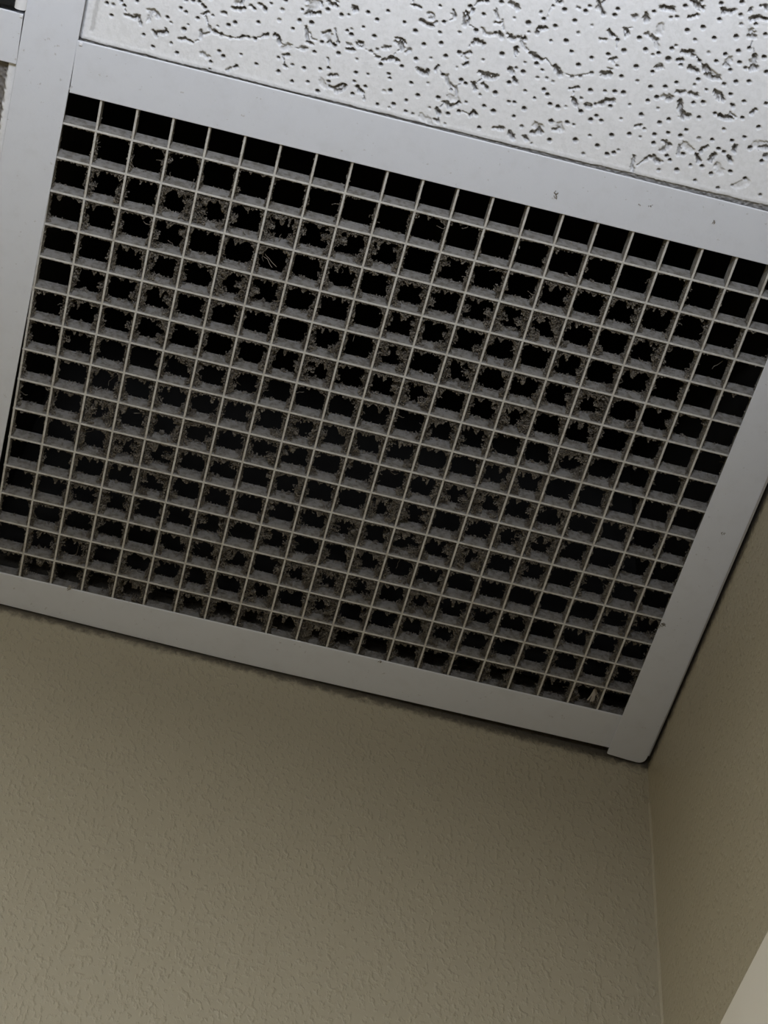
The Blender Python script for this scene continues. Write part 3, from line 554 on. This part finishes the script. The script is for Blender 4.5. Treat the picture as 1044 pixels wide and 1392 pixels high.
xs = np.concatenate([np.arange(-478, -60, 1.2), np.arange(-60, -14.0, 0.4)])
ys = np.concatenate([np.arange(-6.0, 60, 0.4), np.arange(60, 222, 1.2)])
pins2 = [(rr.uniform(-470, -36), rr.uniform(0, 205), rr.uniform(0.4, 0.65), rr.choice((1, 1, .8, .5))) for _ in range(1100)]
fis2 = []
for _ in range(420):
    x, y, a = rr.uniform(-465, -40), rr.uniform(0, 205), rr.uniform(-1.6, 1.6)
    fis2.append(([(x, y), (x + 1.8 * math.cos(a), y + 1.8 * math.sin(a)), (x + 3 * math.cos(a + .6), y + 3 * math.sin(a + .6))], rr.uniform(0.6, 1.3), rr.choice((1, .9, .7, .4))))
me = tile_mesh('ceiling_tile', xs, ys, pins2, fis2, edge_side)
tag(link('ceiling_tile', me, M_TILE, ceiling), 'ceiling tile with a broken grey face beside the long tee')

# ------------------------------------------------------------------ ceiling grid (trims)
# long tee down the side of the grille
rot = -0.0207
pA, pB = (-8.35 + rot * -480, -480), (-8.35 + rot * 215, 215)
me = sweep('trim_1', tee_profile(9.55), pA, pB)
trim_1 = tag(link('trim_1', me, M_METAL), 'long white metal ceiling tee running past both tiles and the grille', 'ceiling trim', 'structure')
# cross tee between tile and grille
me = sweep('trim_2', tee_profile(9.75), (1.5, -8.55), (279.5, -9.5))
trim_2 = tag(link('trim_2', me, M_METAL), 'white metal cross tee between the fissured tile and the grille', 'ceiling trim', 'structure')
# cross tee on the other side of the long tee
me = sweep('trim_3', tee_profile(9.25), (-478, -13.4), (-17.8, -13.4))
trim_3 = tag(link('trim_3', me, M_METAL), 'short stretch of white cross tee at the top left corner', 'ceiling trim', 'structure')


# wall angle along the far wall (flange + upright leg)
def ang_outer(x):
    return min(229.9, 227.6 + 0.0205 * x)


xa = [-478 + 20 * k for k in range(37)] + [263.0, 266.0]
xa = [x for x in xa if x < 262] + [263.5, 276.0]
rows = []
for x in xa:
    yo = ang_outer(x)
    rows.append([P(x, 211.95, -0.35), P(x, 212.1, -0.62), P(x, 212.4, -0.7), P(x, yo - 0.2, -0.7), P(x, yo, -0.5), P(x, yo, 18), P(x, yo - 0.6, 18), P(x, yo - 0.6, -0.02), P(x, 212.1, -0.02)])
v = [p_ for r_ in rows for p_ in r_]
n = 9
f = []
for k in range(len(rows) - 1):
    f += [(k * n + i, k * n + (i + 1) % n, (k + 1) * n + (i + 1) % n, (k + 1) * n + i) for i in range(n)]
f += [tuple(range(n)), tuple(range((len(rows) - 1) * n, len(rows) * n))]
trim_4 = tag(link('trim_4', mesh_from('trim_4', v, f), M_METAL), 'white metal wall angle along the far wall under the grille', 'ceiling trim', 'structure')

# wall angle along the side wall, lapping under the other, rounded at the corner
xo = 281.3
out = [(264.7, -480), (264.75, 60), (264.6, 150), (264.2, 232.2), (264.9, 232.5), (272, 233.1), (277.2, 233.4)]
for k in range(1, 6):
    a = math.radians(90 - k * 18)
    out.append((277.6 + 3.2 * math.cos(a), 230.2 + 3.2 * math.sin(a)))
out += [(xo + 0.1, 200), (xo + 0.3, 150), (xo + 0.5, 90), (xo + 0.6, -480)]
me = prism('trim_5', out, -1.85, -1.1, 0.22, 2)
trim_5 = tag(link('trim_5', me, M_METAL), 'white metal wall angle along the side wall with a rounded corner end', 'ceiling trim', 'structure')
me = prism('upright_leg', [(xo - 0.6, -480), (xo + 0.1, -480), (xo + 0.1, 229), (xo - 0.6, 229)], -1.1, 18)
link('upright_leg', me, M_METAL, trim_5)
me = prism('hem', [(xo + 0.2, -480), (xo + 0.2, 60), (xo + 0.15, 150), (xo + 0.05, 205), (xo + 0.0, 229), (xo + 0.3, 229), (xo + 0.65, 205), (xo + 1.1, 150), (xo + 1.5, 90), (xo + 1.7, -480)], -1.4, -0.5, 0.1, 1)
link('hem', me, M_HEM, trim_5)

# ------------------------------------------------------------------ duct opening over the grille
x0, x1, y0, y1, z0, z1 = -6.5, 280.2, -7.0, 228.0, 33.0, 400.0
v = [P(x, y, z) for z in (z0, z1) for x, y in ((x0, y0), (x1, y0), (x1, y1), (x0, y1))]
f = [(0, 1, 5, 4), (1, 2, 6, 5), (2, 3, 7, 6), (3, 0, 4, 7), (4, 5, 6, 7)]
me = mesh_from('return_duct', v, f)
duct = tag(link('return_duct', me, M_DUCT), 'dark return air duct behind the grille openings', 'air duct')
md = duct.modifiers.new('sheet', 'SOLIDIFY')
md.thickness = 0.6 * U
md.offset = 1

# ------------------------------------------------------------------ fixture past the cross tee
fx = bpy.data.objects.new('ceiling_fixture', None)
COL.objects.link(fx)
fx.location = P(-120, -150, 0)
tag(fx, 'glossy white rounded fixture edge in a dark opening at the top left corner', 'ceiling fixture')
bpy.context.view_layer.update()


def under(o, parent):
    o.parent = parent
    o.matrix_parent_inverse = parent.matrix_world.inverted()
    return o


prof = [(2.0 * math.cos(a), -0.6 - 1.5 * math.sin(a)) for a in [math.pi * k / 18 for k in range(19)]] + [(-2.0, 12), (2.0, 12)]
me = sweep('rim', prof, (-19.6 + 0.0207 * 24, -24.4), (-19.6 + 0.0207 * 470, -470))
under(link('rim', me, M_GLOSS), fx)
me = sweep('rim', prof, (-474, -24.4), (-474, -470))
under(link('rim', me, M_GLOSS), fx)
under(link('housing', box('housing', -476, -17.4, -470, -23.4, 12, 40), M_DARK), fx)
under(link('reflector', box('reflector', -25.4, -22.8, -466, -26.0, 3, 6, 0.5), M_BROWN), fx)
under(link('lens_panel', box('lens_panel', -471, -25.9, -466, -24.9, 0.8, 3.4, 0.5), M_CEIL), fx)

# ------------------------------------------------------------------ eggcrate grille
PX, PY, DEP = 12.7, 13.373, 6.0
NXF, NYF = 23, 17
grille = bpy.data.objects.new('eggcrate_grille', None)
COL.objects.link(grille)
grille.location = P(0, 0, 0)
tag(grille, 'dusty white eggcrate air return grille clogged with lint', 'air grille')
bpy.context.view_layer.update()


def fin_mesh(name, L):
    """Thin moulded fin lying along local x, centred; slightly drafted, edges eased."""
    a, b2 = 0.40, 0.52
    prof = [(-a + .12, 0.0), (a - .12, 0.0), (a, .14), (b2, DEP - .1), (b2 - .1, DEP), (-b2 + .1, DEP), (-b2, DEP - .1), (-a, .14)]
    n = len(prof)
    v = [(-0.5 * L * U, y * U, z * U) for y, z in prof] + [(0.5 * L * U, y * U, z * U) for y, z in prof]
    f = [(i, (i + 1) % n, n + (i + 1) % n, n + i) for i in range(n)] + [tuple(range(n))[::-1], tuple(range(n, 2 * n))]
    me = mesh_from(name, v, f)
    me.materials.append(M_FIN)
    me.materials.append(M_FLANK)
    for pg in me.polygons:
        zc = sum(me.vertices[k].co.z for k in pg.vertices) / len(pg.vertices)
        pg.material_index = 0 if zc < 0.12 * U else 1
    return me


LX, LY = (NXF - 1) * PX + 1.0, (NYF - 1) * PY + 1.0
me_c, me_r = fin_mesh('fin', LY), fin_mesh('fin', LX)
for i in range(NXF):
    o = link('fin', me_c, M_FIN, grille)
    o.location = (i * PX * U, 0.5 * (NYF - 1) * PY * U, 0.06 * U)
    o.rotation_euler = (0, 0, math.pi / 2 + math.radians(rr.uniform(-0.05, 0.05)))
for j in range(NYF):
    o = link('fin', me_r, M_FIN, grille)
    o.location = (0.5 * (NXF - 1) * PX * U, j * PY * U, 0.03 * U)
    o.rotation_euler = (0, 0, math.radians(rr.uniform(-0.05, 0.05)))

# --- lint clinging to the fins
pos, size = [], []


def heavy(i, j):
    return HEAVY.get((i, j), 0.0)


HEAVY = {(5, 4): .7, (12, 11): 1.0, (10, 13): 1.6, (14, 11): 1.3, (15, 10): .8, (11, 10): 1.2, (13, 13): 1.0, (9, 13): .8, (6, 2): .5, (8, 3): .5,
         (20, 12): .9, (10, 15): .6, (3, 2): .6, (4, 2): .8, (16, 5): .8, (9, 2): .4, (14, 14): .8, (8, 14): .9}


def density(i, j):
    d = 1.0
    d *= (0.06, 0.5, 0.85)[j] if j < 3 else 1.0
    d *= (0.45, 0.8)[i] if i < 2 else 1.0
    if i > 16:
        d *= max(0.3, 1.0 - 0.2 * (i - 16)) if j < 9 else 0.75
    if j == 0 and 2 < i < 10:
        d *= 2.0
    return d


for i in range(NXF - 1):
    for j in range(NYF - 1):
        den = density(i, j) * float(np.clip(rng.lognormal(-0.04, 0.24), .45, 1.6)) + 0.7 * heavy(i, j)
        X0, X1, Y0, Y1 = i * PX + .5, (i + 1) * PX - .5, j * PY + .5, (j + 1) * PY - .5
        for side, amt in (('n', 1.0), ('w', 0.85), ('e', 0.85), ('s', 0.28)):
            Ls = (X1 - X0) if side in 'ns' else (Y1 - Y0)
            a = amt * den
            # ragged protrusion profile
            t = np.linspace(0, 1, 60)
            prof = np.full(60, 0.52 * a)
            for _ in range(rng.poisson(9 * min(a, 1.6))):
                c0, wd, hh = rng.random(), rng.uniform(.02, .075), rng.gamma(2.0, 0.5) * a ** 0.7
                prof += hh * np.exp(-((t - c0) / wd) ** 2)
            prof += (1.3 * a) * (np.exp(-(t / .12) ** 2) + np.exp(-((1 - t) / .12) ** 2)) * rng.uniform(.3, 1.3)
            prof = np.minimum(prof, 4.8)
            nfl = int(24 * prof.mean() * Ls * 0.95) + rng.poisson(4 * a)
            s = rng.random(nfl * 4)
            keep = rng.random(nfl * 4) < np.interp(s, t, prof) / max(prof.max(), 1e-6)
            s = s[keep][:nfl]
            k = len(s)
            r = np.interp(s, t, prof) * rng.random(k) ** 0.75
            zu = rng.random(k) ** 1.2
            if side == 'n':
                z = 0.35 + 3.4 * zu
                q = np.stack([X0 + s * Ls, Y0 + r * 0.9 + 0.30 * z, z], -1)
            elif side == 's':
                q = np.stack([X0 + s * Ls, Y1 - r, 6.3 - 2.0 * zu], -1)
            elif side == 'w':
                q = np.stack([X0 + r, Y0 + s * Ls, 0.8 + 4.6 * zu], -1)
            else:
                q = np.stack([X1 - r, Y0 + s * Ls, 0.8 + 4.6 * zu], -1)
            pos.append(q)
            size.append(rng.uniform(.13, .34, k))
            # stringy wisps
            for _ in range(rng.poisson(1.1 * a)):
                s0 = rng.random() * Ls
                ang = rng.uniform(-0.9, 0.9)
                ln = rng.integers(5, 16)
                x_, y_, zz = {'n': (X0 + s0, Y0, 0), 's': (X0 + s0, Y1, 0), 'w': (X0, Y0 + s0, 0), 'e': (X1, Y0 + s0, 0)}[side]
                dirn = {'n': math.pi / 2, 's': -math.pi / 2, 'w': 0, 'e': math.pi}[side] + ang
                zz = rng.uniform(0.6, 5.0)
                pts = []
                for _k in range(ln):
                    dirn += rng.normal(0, .45)
                    x_ += .24 * math.cos(dirn)
                    y_ += .24 * math.sin(dirn)
                    zz += rng.normal(0, .1)
                    pts.append((min(max(x_, X0), X1), min(max(y_, Y0), Y1), zz))
                pos.append(np.array(pts))
                size.append(np.full(ln, .16))
pos = np.concatenate(pos)
size = np.concatenate(size)
nF = len(pos)
base = np.array([(1, 1, 1), (-1, -1, 1), (-1, 1, -1), (1, -1, -1)]) * 0.75
# random rotation + anisotropic stretch of little tetrahedral flakes
qv = rng.standard_normal((nF, 4))
qv /= np.linalg.norm(qv, axis=1)[:, None]
a_, b_, c_, d_ = qv.T
Rm = np.stack([np.stack([a_ * a_ + b_ * b_ - c_ * c_ - d_ * d_, 2 * (b_ * c_ - a_ * d_), 2 * (b_ * d_ + a_ * c_)], -1),
               np.stack([2 * (b_ * c_ + a_ * d_), a_ * a_ - b_ * b_ + c_ * c_ - d_ * d_, 2 * (c_ * d_ - a_ * b_)], -1),
               np.stack([2 * (b_ * d_ - a_ * c_), 2 * (c_ * d_ + a_ * b_), a_ * a_ - b_ * b_ - c_ * c_ + d_ * d_], -1)], -2)
st = rng.uniform(.4, 1.5, (nF, 1, 3))
vt = np.einsum('nij,nkj->nki', Rm, base[None] * st) * size[:, None, None] + pos[:, None, :]
tri = np.array([(0, 1, 2), (0, 3, 1), (0, 2, 3), (1, 3, 2)])
tris = (np.arange(nF)[:, None, None] * 4 + tri[None]).reshape(-1, 3)


def tri_mesh(name, co, tris):
    me = bpy.data.meshes.new(name)
    me.vertices.add(len(co))
    me.vertices.foreach_set('co', co.ravel())
    me.loops.add(len(tris) * 3)
    me.polygons.add(len(tris))
    me.loops.foreach_set('vertex_index', tris.ravel().astype(np.int32))
    me.polygons.foreach_set('loop_start', (np.arange(len(tris)) * 3).astype(np.int32))
    me.polygons.foreach_set('loop_total', np.full(len(tris), 3, dtype=np.int32))
    me.update(calc_edges=True)
    return me


o = link('lint', tri_mesh('lint', vt.reshape(-1, 3) * U, tris), M_DUST, grille)
tag(o, 'brown-grey lint clinging to the grille openings', kind='stuff')
print('lint flakes', nF)


def tuft(name, parent, x, y, z, L, n, ang, spread=0.5, wdt=0.14, mat=None, curl=.35):
    """A small tuft of loose fibres hanging at a point."""
    v, f = [], []
    for _ in range(n):
        d = ang + rng.normal(0, spread)
        px, py, pz = x + rng.normal(0, .25), y + rng.normal(0, .25), z
        k0 = len(v)
        m_ = int(rng.integers(4, 9))
        for q in range(m_):
            d += rng.normal(0, curl)
            px += L / m_ * math.cos(d)
            py += L / m_ * math.sin(d)
            pz -= abs(rng.normal(0, .12)) * L / m_
            for kk in range(3):
                a = 2 * math.pi * kk / 3
                v.append((px - wdt * math.sin(d) * math.cos(a), py + wdt * math.cos(d) * math.cos(a), pz + wdt * math.sin(a)))
            if q:
                b0 = k0 + 3 * q
                f += [(b0 - 3 + kk, b0 - 3 + (kk + 1) % 3, b0 + (kk + 1) % 3, b0 + kk) for kk in range(3)]
    me = mesh_from(name, [P(*q) for q in v], f)
    o = link(name, me, mat or M_DUST)
    if parent is not None:
        if parent.type == 'EMPTY':
            under(o, parent)
        else:
            o.parent = parent
    tag(o, kind='stuff')
    return o


# ------------------------------------------------------------------ loose fluff and specks
tuft('lint_tuft', trim_4, 34.1, 211.9, -0.9, 1.9, 9, -2.0, 0.5, 0.13)
tuft('lint_tuft', trim_4, 162.4, 211.9, -0.9, 0.9, 5, 1.9, 0.6, 0.12)
tuft('lint_tuft', trim_5, 264.6, 161.3, -1.85, 2.0, 8, 0.3, 0.35, 0.12)
tuft('lint_tuft', trim_5, 274.1, 112.9, -1.9, 0.7, 6, 1.2, 0.9, 0.14)
tuft('lint_tuft', trim_2, 172.2, -6.3, -0.75, 1.5, 9, 0.2, 0.35, 0.16)
tuft('lint_tuft', trim_2, 205.5, -10.9, -0.75, 0.7, 5, 0.6, 0.7, 0.10)
tuft('lint_tuft', trim_2, 202.0, -10.2, -0.75, 0.6, 4, 0.6, 0.7, 0.10)
tuft('lint_tuft', trim_2, 228.9, -11.2, -0.75, 1.0, 7, 2.0, 0.5, 0.14)
M_PALE = mat_plain('pale_fibre', (0.42, 0.37, 0.30), (0.50, 0.45, 0.37), 200, 0.95)
# pale scrap caught at the last row, and a curled hair
tuft('fibre_scrap', grille, 250.6, 203.4, 3.0, 7.0, 26, 1.45, 0.10, 0.20, M_PALE, 0.10)
tuft('fibre_scrap', grille, 78.5, 45.0, 4.0, 7.5, 2, 0.9, 0.2, 0.10, M_PALE, 0.45)
for _ in range(46):
    i, j = int(rng.integers(1, NXF - 2)), int(rng.integers(2, NYF - 2))
    tuft('loose_hair', grille, i * PX + rng.uniform(1, 11), j * PY + rng.uniform(1, 5), rng.uniform(1, 4), rng.uniform(3, 7), 1,
         rng.uniform(0, 6.28), 0.3, 0.075, None, 0.5)

# bright glints at the tee ends, put in as small white boxes
link('glint_box', box('glint_box', 2.2, 3.3, -17.9, -16.8, -1.15, -0.7, 0.15, 1), M_GLOSS, trim_2)
link('glint_box', box('glint_box', -18.9, -17.9, -22.5, -21.4, -1.15, -0.7, 0.15, 1), M_GLOSS, trim_3)
